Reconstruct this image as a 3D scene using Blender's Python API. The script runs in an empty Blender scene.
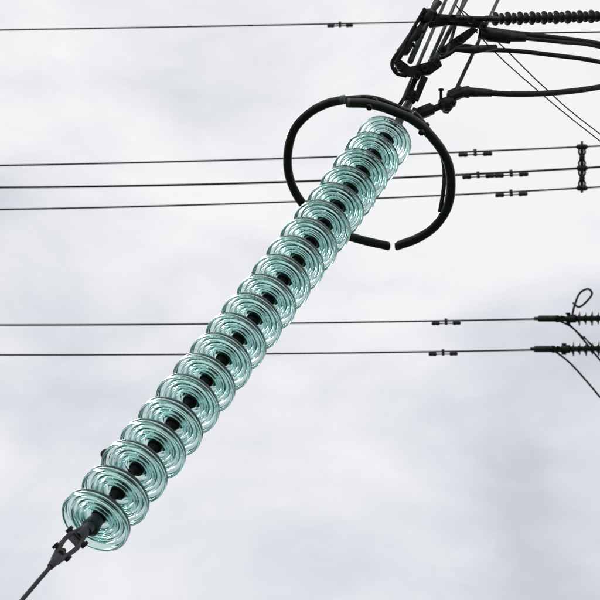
import bpy, math, random
from mathutils import Vector, Matrix
random.seed(4)
scene=bpy.context.scene
scene.view_settings.view_transform='Standard'
scene.view_settings.look='None'
scene.view_settings.exposure=0

# ---------------- camera (standing on the ground, looking up) ----------------
PITCH=math.radians(38)
CAM=Vector((0,0,1.6))
R=Vector((1,0,0)); F=Vector((0,math.cos(PITCH),math.sin(PITCH))); U=Vector((0,-math.sin(PITCH),math.cos(PITCH)))
FPX=2061.0
cd=bpy.data.cameras.new("camera"); cam=bpy.data.objects.new("camera",cd); scene.collection.objects.link(cam)
cam.location=CAM; cam.rotation_euler=(math.radians(90)+PITCH,0,0)
cd.sensor_width=36; cd.lens=36*FPX/600; cd.clip_end=5000; cd.clip_start=0.1
cd.dof.use_dof=True; cd.dof.focus_distance=10.0; cd.dof.aperture_fstop=13
scene.camera=cam

def W(px,py,d):
    """survey helper: world point from bearing of the photo and distance in metres"""
    return CAM+F*d+R*((px-300)/FPX*d)+U*((300-py)/FPX*d)

# ---------------- materials ----------------
def mat(name,col,rough=0.5,metal=0.0,var=0.3,scale=8.0,bump=0.0,trans=0.0,ior=1.5):
    m=bpy.data.materials.new(name); m.use_nodes=True
    nt=m.node_tree; b=nt.nodes["Principled BSDF"]
    b.inputs["Roughness"].default_value=rough; b.inputs["Metallic"].default_value=metal
    b.inputs["Transmission Weight"].default_value=trans; b.inputs["IOR"].default_value=ior
    tc=nt.nodes.new("ShaderNodeTexCoord"); n=nt.nodes.new("ShaderNodeTexNoise")
    n.inputs["Scale"].default_value=scale; n.inputs["Detail"].default_value=6
    nt.links.new(tc.outputs["Object"],n.inputs["Vector"])
    r=nt.nodes.new("ShaderNodeValToRGB")
    r.color_ramp.elements[0].position=0.3; r.color_ramp.elements[1].position=0.7
    r.color_ramp.elements[0].color=tuple(c*(1-var) for c in col)+(1,)
    r.color_ramp.elements[1].color=tuple(min(1,c*(1+var)) for c in col)+(1,)
    nt.links.new(n.outputs["Fac"],r.inputs["Fac"]); nt.links.new(r.outputs["Color"],b.inputs["Base Color"])
    if bump:
        bp=nt.nodes.new("ShaderNodeBump"); bp.inputs["Strength"].default_value=bump; bp.inputs["Distance"].default_value=0.01
        nt.links.new(n.outputs["Fac"],bp.inputs["Height"]); nt.links.new(bp.outputs["Normal"],b.inputs["Normal"])
    return m
M_glass=mat("toughened_green_glass",(0.84,0.93,0.915),0.0,0,0.02,3,0,1.0,1.47)
_nt=M_glass.node_tree; _va=_nt.nodes.new("ShaderNodeVolumeAbsorption")
_va.inputs["Color"].default_value=(0.28,0.74,0.69,1); _va.inputs["Density"].default_value=18
_nt.links.new(_va.outputs[0],_nt.nodes["Material Output"].inputs["Volume"])
M_cap=mat("weathered_malleable_iron",(0.030,0.030,0.032),0.6,0.3,0.5,30,0.3)
M_ring=mat("dark_aluminium_tube",(0.024,0.025,0.029),0.30,0.35,0.35,12,0.1)
M_steel=mat("dark_forged_steel",(0.042,0.042,0.046),0.42,0.5,0.7,18,0.35)
M_galv=mat("galvanised_steel",(0.20,0.205,0.21),0.5,0.5,0.4,15,0.2)
M_wire=mat("stranded_conductor",(0.035,0.035,0.037),0.6,0.3,0.3,5)
M_poly=mat("dark_polymer",(0.03,0.03,0.034),0.5,0,0.3,10)
M_brown=mat("rusty_bolt",(0.07,0.035,0.025),0.7,0.1,0.5,40)
M_grass=mat("grass_ground",(0.05,0.075,0.03),0.95,0,0.5,0.6,0.5)
M_conc=mat("concrete",(0.32,0.31,0.29),0.9,0,0.2,6,0.3)

# ---------------- mesh builder ----------------
class B:
    def __init__(s): s.v=[]; s.f=[]; s.sm=[]
    def tube(s,pts,r,n=12,cap=True,smooth=True):
        pts=[Vector(p) for p in pts]; m=len(pts)
        rs=r if isinstance(r,(list,tuple)) else [r]*m
        t0=(pts[1]-pts[0]).normalized()
        a=t0.orthogonal().normalized()
        base=len(s.v)
        for i in range(m):
            if i==0: t=pts[1]-pts[0]
            elif i==m-1: t=pts[-1]-pts[-2]
            else: t=(pts[i+1]-pts[i]).normalized()+(pts[i]-pts[i-1]).normalized()
            t.normalize(); a=(a-t*a.dot(t)).normalized(); b=t.cross(a)
            for k in range(n):
                an=2*math.pi*k/n
                s.v.append(pts[i]+(a*math.cos(an)+b*math.sin(an))*rs[i])
        for i in range(m-1):
            for k in range(n):
                k2=(k+1)%n
                s.f.append((base+i*n+k,base+i*n+k2,base+(i+1)*n+k2,base+(i+1)*n+k)); s.sm.append(smooth)
        if cap:
            s.f.append(tuple(base+k for k in range(n))[::-1]); s.sm.append(False)
            s.f.append(tuple(base+(m-1)*n+k for k in range(n))); s.sm.append(False)
    def lathe(s,o,d,prof,n=24,smooth=True,closed=False):
        """prof list of (r,z) along direction d"""
        d=Vector(d).normalized(); a=d.orthogonal().normalized(); b=d.cross(a); o=Vector(o)
        base=len(s.v); m=len(prof)
        for (r,z) in prof:
            for k in range(n):
                an=2*math.pi*k/n
                s.v.append(o+d*z+(a*math.cos(an)+b*math.sin(an))*r)
        for i in range(m if closed else m-1):
            j=(i+1)%m
            for k in range(n):
                k2=(k+1)%n
                s.f.append((base+i*n+k,base+i*n+k2,base+j*n+k2,base+j*n+k)); s.sm.append(smooth)
        if not closed:
            s.f.append(tuple(base+k for k in range(n))[::-1]); s.sm.append(False)
            s.f.append(tuple(base+(m-1)*n+k for k in range(n))); s.sm.append(False)
    def plate(s,pts,nrm,th):
        nrm=Vector(nrm).normalized(); n=len(pts); base=len(s.v)
        for p in pts: s.v.append(Vector(p)+nrm*th/2)
        for p in pts: s.v.append(Vector(p)-nrm*th/2)
        s.f.append(tuple(base+i for i in range(n))); s.sm.append(False)
        s.f.append(tuple(base+n+i for i in range(n))[::-1]); s.sm.append(False)
        for i in range(n):
            j=(i+1)%n; s.f.append((base+i,base+n+i,base+n+j,base+j)); s.sm.append(False)
    def bar(s,a,b,w,h=None,up=None):
        a=Vector(a); b=Vector(b); h=h or w
        t=(b-a).normalized(); x=(up or t.orthogonal()); x=(x-t*x.dot(t)).normalized(); y=t.cross(x)
        base=len(s.v)
        for p in (a,b):
            for (i,j) in ((-1,-1),(1,-1),(1,1),(-1,1)): s.v.append(p+x*(w/2*i)+y*(h/2*j))
        for q in ((0,1,5,4),(1,2,6,5),(2,3,7,6),(3,0,4,7),(3,2,1,0),(4,5,6,7)):
            s.f.append(tuple(base+i for i in q)); s.sm.append(False)
    def bolt(s,c,d,r,l):
        d=Vector(d).normalized(); c=Vector(c)
        s.tube([c-d*l/2,c+d*l/2],r*0.55,10)
        s.lathe(c-d*l/2,d,[(r,0),(r,r*0.8)],6,False); s.lathe(c+d*(l/2-r*0.8),d,[(r,0),(r,r*0.8)],6,False)
    def obj(s,name,m,parent=None,bevel=0):
        import bmesh
        me=bpy.data.meshes.new(name+"_mesh"); me.from_pydata([tuple(v) for v in s.v],[],s.f)
        for p,sm in zip(me.polygons,s.sm): p.use_smooth=sm
        bm=bmesh.new(); bm.from_mesh(me); bmesh.ops.recalc_face_normals(bm,faces=bm.faces); bm.to_mesh(me); bm.free()
        me.materials.append(m); o=bpy.data.objects.new(name,me); scene.collection.objects.link(o)
        if parent: o.parent=parent
        if bevel:
            bv=o.modifiers.new("bevel",'BEVEL'); bv.width=bevel; bv.segments=2; bv.limit_method='ANGLE'
        return o
def empty(name):
    e=bpy.data.objects.new(name,None); scene.collection.objects.link(e); return e
def spline(pts,n=10):
    """Catmull-Rom"""
    pts=[Vector(p) for p in pts]; P=[pts[0]*2-pts[1]]+pts+[pts[-1]*2-pts[-2]]; out=[]
    for i in range(1,len(P)-2):
        a,b,c,d=P[i-1:i+3]
        for k in range(n):
            t=k/n
            out.append(0.5*((2*b)+(c-a)*t+(2*a-5*b+4*c-d)*t*t+(3*b-a-3*c+d)*t**3))
    out.append(pts[-1]); return out

# ---------------- glass insulator string ----------------
ND=20; PITCHD=0.17; RD=0.14
D1=8.0
A=W(100,515,D1); E=W(386,139,10.485)
axis=(E-A).normalized(); Ltot=(E-A).length
step=Ltot/(ND-1)
string=empty("glass_insulator_string")
# profile of the glass shell (r,z); +z is up the string (cap side), ribs on the -z side
def arc(cx,cz,r,a0,a1,n):
    return [(cx+r*math.cos(math.radians(a0+(a1-a0)*i/n)),cz+r*math.sin(math.radians(a0+(a1-a0)*i/n))) for i in range(n+1)]
prof=[(0.030,0.012),(0.05,0.010),(0.075,0.005),(0.1,-0.003),(0.116,-0.0085),(0.126,-0.012)]
prof+=arc(0.134,-0.019,0.0070,100,0,6)           # rim shoulder
prof+=[(0.1405,-0.026)]
prof+=arc(0.1375,-0.044,0.0055,10,-190,8)         # rolled rim bottom lip
prof+=[(0.1305,-0.030),(0.127,-0.0235),(0.121,-0.0205)]
for rc,zb in ((0.108,-0.038),(0.085,-0.043),(0.062,-0.040)):
    prof+=[(rc+0.0065,-0.0185+ (0.110-rc)*0.14),(rc+0.0044,-0.026)]
    prof+=arc(rc,zb+0.0040,0.0040,0,-180,6)
    prof+=[(rc-0.0044,-0.025),(rc-0.0065,-0.0165+(0.110-rc)*0.14),(rc-0.011,-0.0135+(0.110-rc)*0.14)]
prof+=[(0.043,-0.005),(0.030,-0.007)]
b=B(); b.lathe((0,0,0),(0,0,1),prof,96,True,True)
g=b.obj("glass_shell_1",M_glass,string); gm=g.data
b=B()
b.lathe((0,0,0),(0,0,1),[(0.038,0.0125),(0.045,0.0135),(0.047,0.03),(0.042,0.05),(0.032,0.062),(0.030,0.085),(0.026,0.092),(0.012,0.093)],28)
b.lathe((0,0,0),(0,0,1),[(0.0305,-0.02),(0.0305,0.0120)],24)         # cement plug through the glass head
b.lathe((0,0,0),(0,0,1),[(0.010,-0.085),(0.016,-0.083),(0.016,-0.073),(0.010,-0.068),(0.010,-0.035),(0.022,-0.03),(0.024,-0.0205)],18)
b.bolt((0.012,0,0.078),(1,0.2,0),0.008,0.085)
c=b.obj("iron_cap_and_pin_1",M_cap,string); cm=c.data
q=axis.to_track_quat('Z','Y')
for i in range(ND):
    t=i/(ND-1)
    sag=-0.035*math.sin(math.pi*t)
    p=A+axis*(step*i)+Vector((0,0,1))*sag
    # small random hang angle of each unit
    w=Matrix.Rotation(math.radians(random.uniform(-2.2,2.2)),4,'X')@Matrix.Rotation(math.radians(random.uniform(-2.2,2.2)),4,'Y')@Matrix.Rotation(random.uniform(0,6.28),4,'Z')
    mw=Matrix.Translation(p)@q.to_matrix().to_4x4()@w
    if i==0: o1,o2=g,c
    else:
        o1=bpy.data.objects.new("glass_shell_%d"%(i+1),gm); o2=bpy.data.objects.new("iron_cap_and_pin_%d"%(i+1),cm)
        for o in (o1,o2): scene.collection.objects.link(o); o.parent=string
    o1.matrix_world=mw; o2.matrix_world=mw

# small bolt clip hanging behind the third shell
b=B(); pc=W(105,454,8.45)
b.lathe(pc-F*0.02,F+R*0.3,[(0.010,0),(0.020,0.004),(0.022,0.02),(0.018,0.036),(0.008,0.04)],16)
b.tube([pc,W(107,463,8.45),W(128,470,8.42)],0.010,10)
b.obj("retaining_clip",M_brown,string)

# ---------------- lower end fitting + down wire ----------------
fit=empty("clevis_fitting")
b=B()
b.lathe(A-axis*0.02,-axis,[(0.024,0.0),(0.030,0.01),(0.032,0.045),(0.036,0.055),(0.036,0.07),(0.024,0.082),(0.018,0.09)],18)
p1=W(89,527,7.86); p2=W(77,537,7.75); p3=W(62,552,7.62); p4=W(55,561,7.56)
b.tube([A-axis*0.08,p1,p2],[0.020,0.021,0.017],14)
side=(p3-p2).cross(F).normalized()
m1=p2.lerp(p3,0.35); m2=p2.lerp(p3,0.75)
for sg in (-1,1):
    b.tube(spline([p1+side*0.004*sg,p2+side*0.022*sg,m1+side*0.028*sg,m2+side*0.024*sg,p4+side*0.009*sg],6),0.0105,10)
b.plate([p1+side*0.020,p2+side*0.030,m1+side*0.018,m1-side*0.018,p2-side*0.030,p1-side*0.020],F,0.022)
b.bolt(p2,side,0.017,0.095); b.bolt(p3,side,0.015,0.08); b.bolt(p3,F,0.013,0.07)
b.bolt(p1,F+U*0.3,0.016,0.08)
b.tube([p3,p4,W(50,567,7.52)],[0.015,0.018,0.012],12)
b.obj("shackle",M_steel,fit,0.001)
b=B()
low=W(22,600,7.32); dirn=(low-p4).normalized()
gp=low+dirn*0.35
anchor=low+dirn*(low.z-0.2)/max(0.2,-dirn.z)
b.tube([p4,W(50,567,7.52)]+spline([W(50,567,7.52),low,gp,(gp+anchor)/2+Vector((0,0,-0.04)),anchor],12)[1:],0.0085,10)
b.obj("down_wire",M_wire,fit)
b=B(); b.lathe((anchor.x,anchor.y,-0.1),(0,0,1),[(0.45,0),(0.45,0.3),(0.40,0.35)],4,False); b.obj("anchor_block",M_conc,fit,0.02)

# ---------------- corona ring (two half-racetrack tubes in a plane across the string) ----------------
ring=empty("corona_ring")
RC=W(368,163,10.30)
def onring(px,py,off=0):
    d=(W(px,py,1)-CAM); pc=RC+axis*off
    nrm=(axis*0.75+F*0.25).normalized()
    k=(pc-CAM).dot(nrm)/d.dot(nrm)
    return CAM+d*k
b=B()
lp=[(343,100),(326,104),(308,114),(294,130),(288,152),(289,175),(298,197),(315,217),(338,232),(362,240),(388,246)]
b.tube(spline([onring(*p) for p in lp],8),0.0225,18)
rp=[(350,103),(370,104),(393,111),(416,122),(436,142),(448,163),(451,186),(447,208),(435,226),(418,238),(397,246)]
b.tube(spline([onring(p[0],p[1],0.02) for p in rp],8),0.0235,18)
for (px,py) in ((388,246),(397,246)):
    b.lathe(onring(px,py,0.0 if px<390 else 0.02),R,[(0.010,-0.012),(0.02,-0.008),(0.0235,0),(0.02,0.008),(0.010,0.012)],18)
b.obj("ring_tubes",M_ring,ring)
b=B()
b.tube([onring(341,100,0.0),onring(345,99.5,0.0)],0.0232,16)
b.tube([onring(347,102.5,0.02),onring(351,103,0.02)],0.0242,16)
b.obj("tube_end_highlight_sleeves",M_galv,ring)  # paler sleeves at the tube joint, their light colour standing in for a highlight
b=B()
b.tube(spline([onring(414,112,0.10),onring(432,134,0.12),onring(443,160,0.10),onring(444,185,0.06),onring(440,212,0.02)],8),0.011,12)
b.tube(spline([onring(342,99,0.02),onring(372,98,0.12),onring(400,108,0.2),onring(408,112,0.25)],8),0.014,12)
b.tube(spline([onring(430,134,0.02),onring(420,118,0.12),onring(408,110,0.25)],8),0.012,12)
for (x,y) in ((372,104),(424,129)):
    b.bolt(onring(x,y,0.02),axis,0.016,0.09)
b.obj("ring_brackets",M_steel,ring)

# ---------------- yoke hardware at the head of the string ----------------
yoke=empty("yoke_hardware")
DY=10.95
b=B()
b.tube([E+axis*0.08,E+axis*0.16,W(401,116,10.7),W(408,104,10.85)],[0.02,0.026,0.024,0.024],14)
def pl(pts,d,th): b.plate([W(x,y,d) for x,y in pts],F,th)
pl([(396,107),(405,109),(415,103),(419,93),(413,90),(402,98)],DY,0.05)
b.bolt(W(407,102,DY),F,0.026,0.14); b.bolt(W(414,96,DY),F,0.022,0.14)
pl([(412,100),(418,102),(428,78),(422,75)],DY-0.05,0.018)
pl([(406,96),(411,98),(420,74),(415,72)],DY+0.05,0.018)
pl([(393,62),(398,71),(408,77),(430,75),(442,66),(439,58),(425,63),(410,67),(401,60)],DY+0.0,0.035)
for (x,y) in ((399,67),(424,69),(436,63),(417,76)): b.bolt(W(x,y,DY),F,0.022,0.13)
b.tube(spline([W(440,2,DY+0.1),W(428,16,DY+0.05),W(414,36,DY),W(404,50,DY),W(396,62,DY)],6),0.015,12)
b.tube(spline([W(425,8,DY),W(410,34,DY),W(398,52,DY-0.05),W(392,63,DY-0.05),W(396,73,DY-0.05),W(406,76,DY)],6),0.010,12)
for (x,y) in ((428,16),(416,34),(406,48)):
    b.lathe(W(x,y,DY+0.02),(W(x+12,y-20,DY+.02)-W(x,y,DY+.02)),[(0.012,-0.04),(0.027,-0.03),(0.030,0),(0.027,0.03),(0.012,0.04)],14)
    b.bolt(W(x,y,DY+0.02),R+U*0.4,0.016,0.10)
# lower lateral arm
b.tube(spline([W(412,110,DY),W(422,113,DY),W(436,108,DY),W(450,100,DY),W(458,93,DY),W(470,92,DY)],6),0.018,12)
for (x,y) in ((426,111),(447,103),(456,94)): b.lathe(W(x,y,DY),R-U*-0.4,[(0.015,-0.05),(0.034,-0.035),(0.034,0.035),(0.015,0.05)],8,False)
b.bolt(W(441,98,DY),U,0.015,0.10); b.bolt(W(447,108,DY),F,0.028,0.12)
# second plate and bars higher up
pl([(426,22),(434,14),(470,16),(488,24),(476,28),(450,25),(430,28)],DY+0.15,0.03)
pl([(435,53),(443,57),(464,43),(478,30),(472,27),(456,37)],DY+0.1,0.03)
for (x,y) in ((432,20),(452,20),(470,22),(442,52),(460,41),(482,28)): b.bolt(W(x,y,DY+0.12),F,0.022,0.16)
b.tube([W(440,18,DY+.1),W(500,19,DY+.1)],0.014,12)
b.tube(spline([W(430,60,DY),W(446,56,DY),W(462,46,DY),W(480,48,DY)],5),0.011,10)
b.obj("yoke_plates_and_links",M_steel,yoke,0.002)
b=B()
# long suspension rods running up to the gantry
TOPD=11.6
rods=[((404,98),(455,-22),0.0105),((418,88),(483,-60),0.010),((430,68),(492,-50),0.012),((455,92),(521,-50),0.010),((410,62),(462,-60),0.016),((446,56),(476,-40),0.009)]
ends=[]
for (p,q2,r) in rods:
    a0=W(p[0],p[1],DY+0.02); dd=W(q2[0],q2[1],TOPD)-a0; t=a0+dd*1.0
    ends.append(t); b.tube([a0,t],r,10)
b.obj("suspension_rods",M_galv,yoke)

# conductors leaving to the right
jmp=empty("conductor_jumpers")
b=B()
def clamp(pts,r): b.tube([W(*p) for p in pts],r,14)
clamp([(478,33,DY+.1),(486,34,DY+.1),(487,34,DY+.1),(510,37,DY+.1),(511,37,DY+.1),(526,38,DY+.1)],[0.03,0.034,0.040,0.038,0.026,0.020])
clamp([(455,49,DY),(470,50,DY),(472,50,DY),(496,47,DY+.05)],[0.015,0.020,0.024,0.015])
clamp([(458,92,DY),(468,92,DY),(470,92,DY),(492,93,DY)],[0.024,0.034,0.026,0.020])
b.obj("compression_clamps",M_steel,jmp)
b=B()
def cable(pts,r): b.tube(spline([W(*p) for p in pts],8),r,10)
cable([(500,32,11.1),(540,36,11.2),(600,44,11.4),(700,64,11.8),(900,90,13)],0.015)
cable([(520,38,11.05),(560,42,11.2),(600,47,11.4),(700,72,11.8),(900,98,13)],0.011)
cable([(480,50,11),(515,51,11.1),(560,56,11.2),(600,62,11.3),(700,84,11.8),(900,110,13)],0.013)
cable([(480,92,10.95),(510,94,11),(550,93,11.1),(600,87,11.3),(700,68,11.8),(900,40,13)],0.016)
b.obj("cables",M_wire,jmp)
b=B()
cable([(455,4,11.2),(487,44,11.3),(530,84,11.6),(600,141,12),(760,262,13)],0.0035)
cable([(462,10,11.2),(500,44,11.3),(545,88,11.6),(600,134,12),(760,250,13)],0.0035)
cable([(470,30,11.2),(520,33,11.3),(600,32,12),(760,30,13)],0.0045)
b.obj("thin_stay_wires",M_wire,jmp)

def ribbed(name,a,bb,n,rs,rc,ext=0.0):
    """long-rod polymer insulator with sheds"""
    e=empty(name); d=(bb-a); L=d.length; p=[(rc,0)]
    pit=L/n
    for i in range(n):
        z=pit*(i+0.5); r=rs*(1.0 if i%2==0 else 0.82)
        p+=[(rc,z-pit*0.32),(r*0.75,z-pit*0.08),(r,z-pit*0.02),(r,z+pit*0.05),(rc,z+pit*0.14)]
    p+=[(rc,L)]
    bb2=B(); bb2.lathe(a,d,p,20); bb2.obj("sheds",M_poly,e)
    bb3=B(); dn=d.normalized()
    bb3.tube([a-dn*rs*3.2,a-dn*rs*1.2,a-dn*rs*1.15,a],[rc*0.9,rc*0.9,rc*1.6,rc*1.6],12)
    bb3.tube([bb,bb+dn*rs*1.2,bb+dn*rs*1.25,bb+dn*rs*3.2],[rc*1.6,rc*1.6,rc*0.9,rc*0.9],12)
    bb3.obj("end_fittings",M_steel,e); return e
ribbed("polymer_strain_insulator",W(492,19,11.2),W(690,14,11.9),34,0.038,0.012)

# ---------------- background power lines ----------------
def line(name,p0,pm,p1,d0,d1,r,x0=-2600,x1=600,xm=300):
    """sagging span through three surveyed bearings"""
    a=(0.0,p0); m=(xm,pm); c=(600.0,p1)
    def f(x):
        L0=(x-m[0])*(x-c[0])/((a[0]-m[0])*(a[0]-c[0])); L1=(x-a[0])*(x-c[0])/((m[0]-a[0])*(m[0]-c[0])); L2=(x-a[0])*(x-m[0])/((c[0]-a[0])*(c[0]-m[0]))
        return a[1]*L0+m[1]*L1+c[1]*L2
    pts=[]
    n=60
    for i in range(n+1):
        x=x0+(x1-x0)*i/n; d=d0+(d1-d0)*x/600
        yy=f(x) if x>-300 else f(-300)+(x+300)*(f(-300)-f(-320))/20+ -0.00001*(x+300)**2
        pts.append(W(x,yy,d))
    bb=B(); bb.tube(pts,r,8); o=bb.obj(name,M_wire)
    return lambda x:W(x,f(x),d0+(d1-d0)*x/600)
D=35.0
fA=line("power_line",30,24.5,18,D,D,0.013)
fTop=line("power_line",-8,-6,-3.5,D,D,0.012)
f2=line("power_line",165.5,158,146,D,D,0.015,x1=1000)
f3=line("power_line",187.5,181.5,167,D,D,0.019,x1=1000)
f4=line("power_line",209.5,201.5,187,D,D,0.015,x1=1000)
f5=line("power_line",325,323,317.5,D,D,0.015,x1=540)
f6=line("power_line",355,353.5,348.5,D,D,0.015,x1=535)
def damper(f,x,k=1.0):
    bb=B(); p=f(x); t=(f(x+3)-f(x-3)).normalized(); dn=Vector((0,0,-1))
    dn=(dn-t*dn.dot(t)).normalized(); h=0.060*k
    bb.bar(p-dn*0.035,p+dn*(h+0.02),0.05*k,0.05*k,t); bb.bolt(p+dn*0.02,F,0.02,0.09)
    c=p+dn*h
    bb.tube([c-t*0.24*k,c-t*0.1*k+dn*0.004,c,c+t*0.1*k+dn*0.004,c+t*0.24*k],0.011,8)
    for s in (-1,1):
        bb.lathe(c+t*s*0.12*k,t*s,[(0.020*k,0),(0.036*k,0.015),(0.038*k,0.05*k),(0.030*k,0.08*k),(0.034*k,0.09*k),(0.034*k,0.14*k),(0.02*k,0.155*k)],12)
    bb.obj("vibration_damper",M_steel)
damper(fA,340,0.8); damper(fTop,340,0.8)
damper(f2,475,1.05); damper(f3,478,1.0); damper(f3,511,1.05); damper(f4,511,1.0)
damper(f5,446,0.9); damper(f6,443,0.9)
# spacer joining the three sub-conductors
b=B(); pts=[f2(582),f3(582),f4(582)]
for i,p in enumerate(pts):
    b.lathe(p-R*0.10,R,[(0.02,0),(0.045,0.03),(0.05,0.1),(0.045,0.17),(0.02,0.2)],12)
for a0,a1 in zip(pts[:-1],pts[1:]):
    m=(a0+a1)/2; d=(a1-a0)
    b.tube([a0,a0+d*0.2,m,a0+d*0.8,a1],[0.022,0.03,0.022,0.03,0.022],10)
    for s in (-1,1):
        b.tube([a0+R*0.04*s,a0+d*0.25+R*0.055*s,m+R*0.015*s,a0+d*0.75+R*0.055*s,a1+R*0.04*s],0.018,8)
    b.lathe(m-F*0.04,F,[(0.03,0),(0.05,0.02),(0.05,0.06),(0.03,0.08)],12)
b.tube([pts[0]+U*0.1,pts[0]],0.02,8); b.tube([pts[2],pts[2]-U*0.08],0.02,8)
b.obj("conductor_spacer",M_steel)

# dead-end fittings + insulators of the two lower lines
for (x0,y0,x1,y1) in ((534,318.5,572,318.5),(530,349,566,349)):
    b=B(); P=lambda x,y:W(x,y,D)
    b.tube([P(x0,y0),P(x0+4,y0),P(x0+4.5,y0),P(x0+22,y0),P(x0+22.5,y0),P(x1,y1)],[0.03,0.035,0.055,0.055,0.03,0.03],12)
    b.bolt(P(x0+27,y0),F,0.06,0.2); b.bolt(P(x0+34,y0),U,0.04,0.2)
    b.plate([P(x0+22,y0-3.5),P(x0+34,y0-2),P(x0+34,y0+2.5),P(x0+22,y0+4)],F,0.05)
    b.obj("dead_end_clamp",M_steel)
    ribbed("polymer_strain_insulator",W(x1+4,y1,D),W(x1+150,y1-2,D),23,0.13,0.045)
# jumper loop and jumper tails
b=B()
b.tube(spline([W(572,316,D),W(575,304,D),W(580,293,D),W(588,289,D),W(592,294,D),W(586,302,D),W(579,307,D),W(573,303,D+.1)],8),0.019,8)
b.tube(spline([W(560,321,D),W(575,330,D),W(600,360,D),W(660,430,D),W(780,540,D)],8),0.017,8)
b.tube(spline([W(566,321,D),W(582,336,D),W(600,352,D),W(660,410,D),W(790,500,D)],8),0.010,8)
b.tube(spline([W(556,352,D),W(572,365,D),W(600,397,D),W(660,470,D),W(780,590,D)],8),0.017,8)
b.tube(spline([W(584,336,D),W(590,344,D),W(600,351,D)],8),0.010,8)
b.obj("jumper_wires",M_wire)

# ---------------- steel structures that carry everything (outside the picture) ----------------
def lattice(bb,p0,p1,w0,w1,n,t,upv):
    p0=Vector(p0); p1=Vector(p1); ax=(p1-p0).normalized(); x=(upv-ax*upv.dot(ax)).normalized(); y=ax.cross(x)
    rings=[]
    for i in range(n+1):
        k=i/n; c=p0.lerp(p1,k); w=(w0+(w1-w0)*k)/2
        rings.append([c+x*w*i2+y*w*j2 for i2,j2 in ((-1,-1),(1,-1),(1,1),(-1,1))])
    for i in range(n):
        for k in range(4):
            bb.bar(rings[i][k],rings[i+1][k],t)
            k2=(k+1)%4
            if i%2: bb.bar(rings[i][k],rings[i+1][k2],t*0.6)
            else: bb.bar(rings[i][k2],rings[i+1][k],t*0.6)
            bb.bar(rings[i][k],rings[i][k2],t*0.55)
gt=empty("steel_gantry"); b=B()
cz=sum((e.z for e in ends),0)/len(ends)+0.25; cy=sum((e.y for e in ends),0)/len(ends)
lattice(b,(-9,cy,cz+0.2),(9,cy,cz+0.2),0.55,0.55,30,0.06,Vector((0,0,1)))
for sx in (-9.3,9.3): lattice(b,(sx,cy,0),(sx,cy,cz+0.5),0.9,0.6,16,0.08,Vector((1,0,0)))
b.obj("lattice_members",M_galv,gt)
py=empty("lattice_pylon"); b=B()
bx=14.5; by=CAM.y+F.y*D-U.y*0; 
lattice(b,(bx,by,0),(bx,by,38),6,1.6,18,0.16,Vector((1,0,0)))
for zz in (W(700,318,D).z,W(700,349,D).z,W(1000,160,D).z,W(700,10,D).z):
    lattice(b,(bx-2.0,by,zz),(bx-5.2 if zz<23 else bx-2.6,by,zz),0.9,0.25,5,0.08,Vector((0,0,1)))
b.obj("lattice_members",M_galv,py)

# ---------------- ground ----------------
b=B(); n=24; S=2500
for j in range(n+1):
    for i in range(n+1): b.v.append(Vector((-S+2*S*i/n,-S+2*S*j/n,0)))
for j in range(n):
    for i in range(n): b.f.append((j*(n+1)+i,j*(n+1)+i+1,(j+1)*(n+1)+i+1,(j+1)*(n+1)+i)); b.sm.append(False)
b.obj("ground",M_grass)

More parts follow.
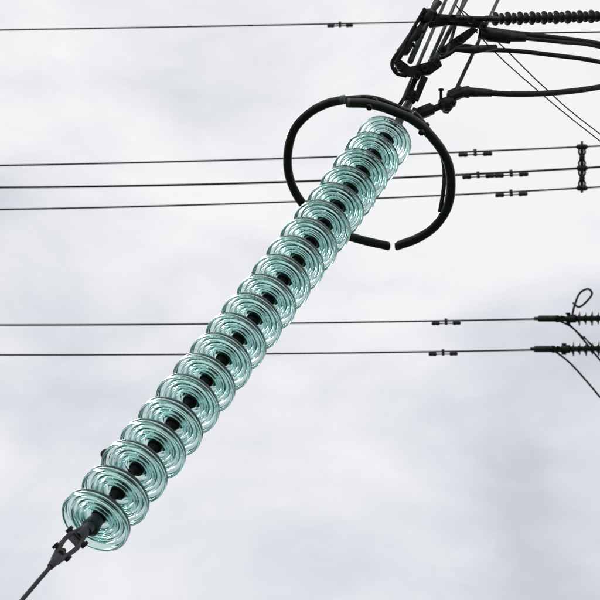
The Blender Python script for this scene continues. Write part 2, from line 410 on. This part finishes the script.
# ---------------- sky + sun ----------------
SUN_EL=math.radians(50); SUN_ROT=math.radians(-20)
w=bpy.data.worlds.new("World"); scene.world=w; w.use_nodes=True; nt=w.node_tree
bg=nt.nodes["Background"]; out=nt.nodes["World Output"]
sky=nt.nodes.new("ShaderNodeTexSky"); sky.sky_type='NISHITA'; sky.sun_disc=False
sky.sun_elevation=SUN_EL; sky.sun_rotation=SUN_ROT
bg.inputs["Strength"].default_value=0.1; nt.links.new(sky.outputs["Color"],bg.inputs["Color"])
tc=nt.nodes.new("ShaderNodeTexCoord")
def noise(loc,scl,scale,det,rough,dist):
    mp=nt.nodes.new("ShaderNodeMapping"); mp.inputs["Location"].default_value=loc; mp.inputs["Scale"].default_value=scl
    nt.links.new(tc.outputs["Generated"],mp.inputs["Vector"])
    n=nt.nodes.new("ShaderNodeTexNoise"); n.inputs["Scale"].default_value=scale; n.inputs["Detail"].default_value=det; n.inputs["Roughness"].default_value=rough; n.inputs["Distortion"].default_value=dist
    nt.links.new(mp.outputs["Vector"],n.inputs["Vector"]); return n.outputs["Fac"]
def math_(op,a,b_):
    n=nt.nodes.new("ShaderNodeMath"); n.operation=op
    for i,v in enumerate((a,b_)):
        if isinstance(v,(int,float)): n.inputs[i].default_value=v
        else: nt.links.new(v,n.inputs[i])
    return n.outputs[0]
nA=noise((0.35,0.1,0.2),(0.7,1.2,1.35),8,6,0.5,0.4)
nB=noise((2.3,1.1,4.2),(0.8,1.2,1.3),26,5,0.55,0.3)
sep=nt.nodes.new("ShaderNodeSeparateXYZ"); nt.links.new(tc.outputs["Generated"],sep.inputs[0])
# overcast deck is thinner and brighter towards the zenith
el=math_('MULTIPLY',math_('SUBTRACT',sep.outputs[2],0.60),0.50)
fac=math_('ADD',math_('ADD',math_('MULTIPLY',nA,0.80),math_('MULTIPLY',nB,0.20)),el)
cr=nt.nodes.new("ShaderNodeValToRGB")
cr.color_ramp.elements[0].position=0.32; cr.color_ramp.elements[0].color=(0.60,0.625,0.68,1)
cr.color_ramp.elements[1].position=0.60; cr.color_ramp.elements[1].color=(0.93,0.93,0.94,1)
e=cr.color_ramp.elements.new(0.46); e.color=(0.76,0.78,0.82,1)
nt.links.new(fac,cr.inputs["Fac"])
bg2=nt.nodes.new("ShaderNodeBackground"); bg2.inputs["Strength"].default_value=1.0
nt.links.new(cr.outputs["Color"],bg2.inputs["Color"])
mx=nt.nodes.new("ShaderNodeMixShader"); mx.inputs["Fac"].default_value=0.94
nt.links.new(bg.outputs[0],mx.inputs[1]); nt.links.new(bg2.outputs[0],mx.inputs[2]); nt.links.new(mx.outputs[0],out.inputs["Surface"])
sl=bpy.data.lights.new("sun",'SUN'); sl.energy=1.2; sl.angle=math.radians(11); sl.color=(1,0.96,0.9)
so=bpy.data.objects.new("sun",sl); scene.collection.objects.link(so)
sd=Vector((math.sin(SUN_ROT)*math.cos(SUN_EL),math.cos(SUN_ROT)*math.cos(SUN_EL),math.sin(SUN_EL)))
so.rotation_euler=sd.to_track_quat('Z','Y').to_euler(); so.location=sd*50
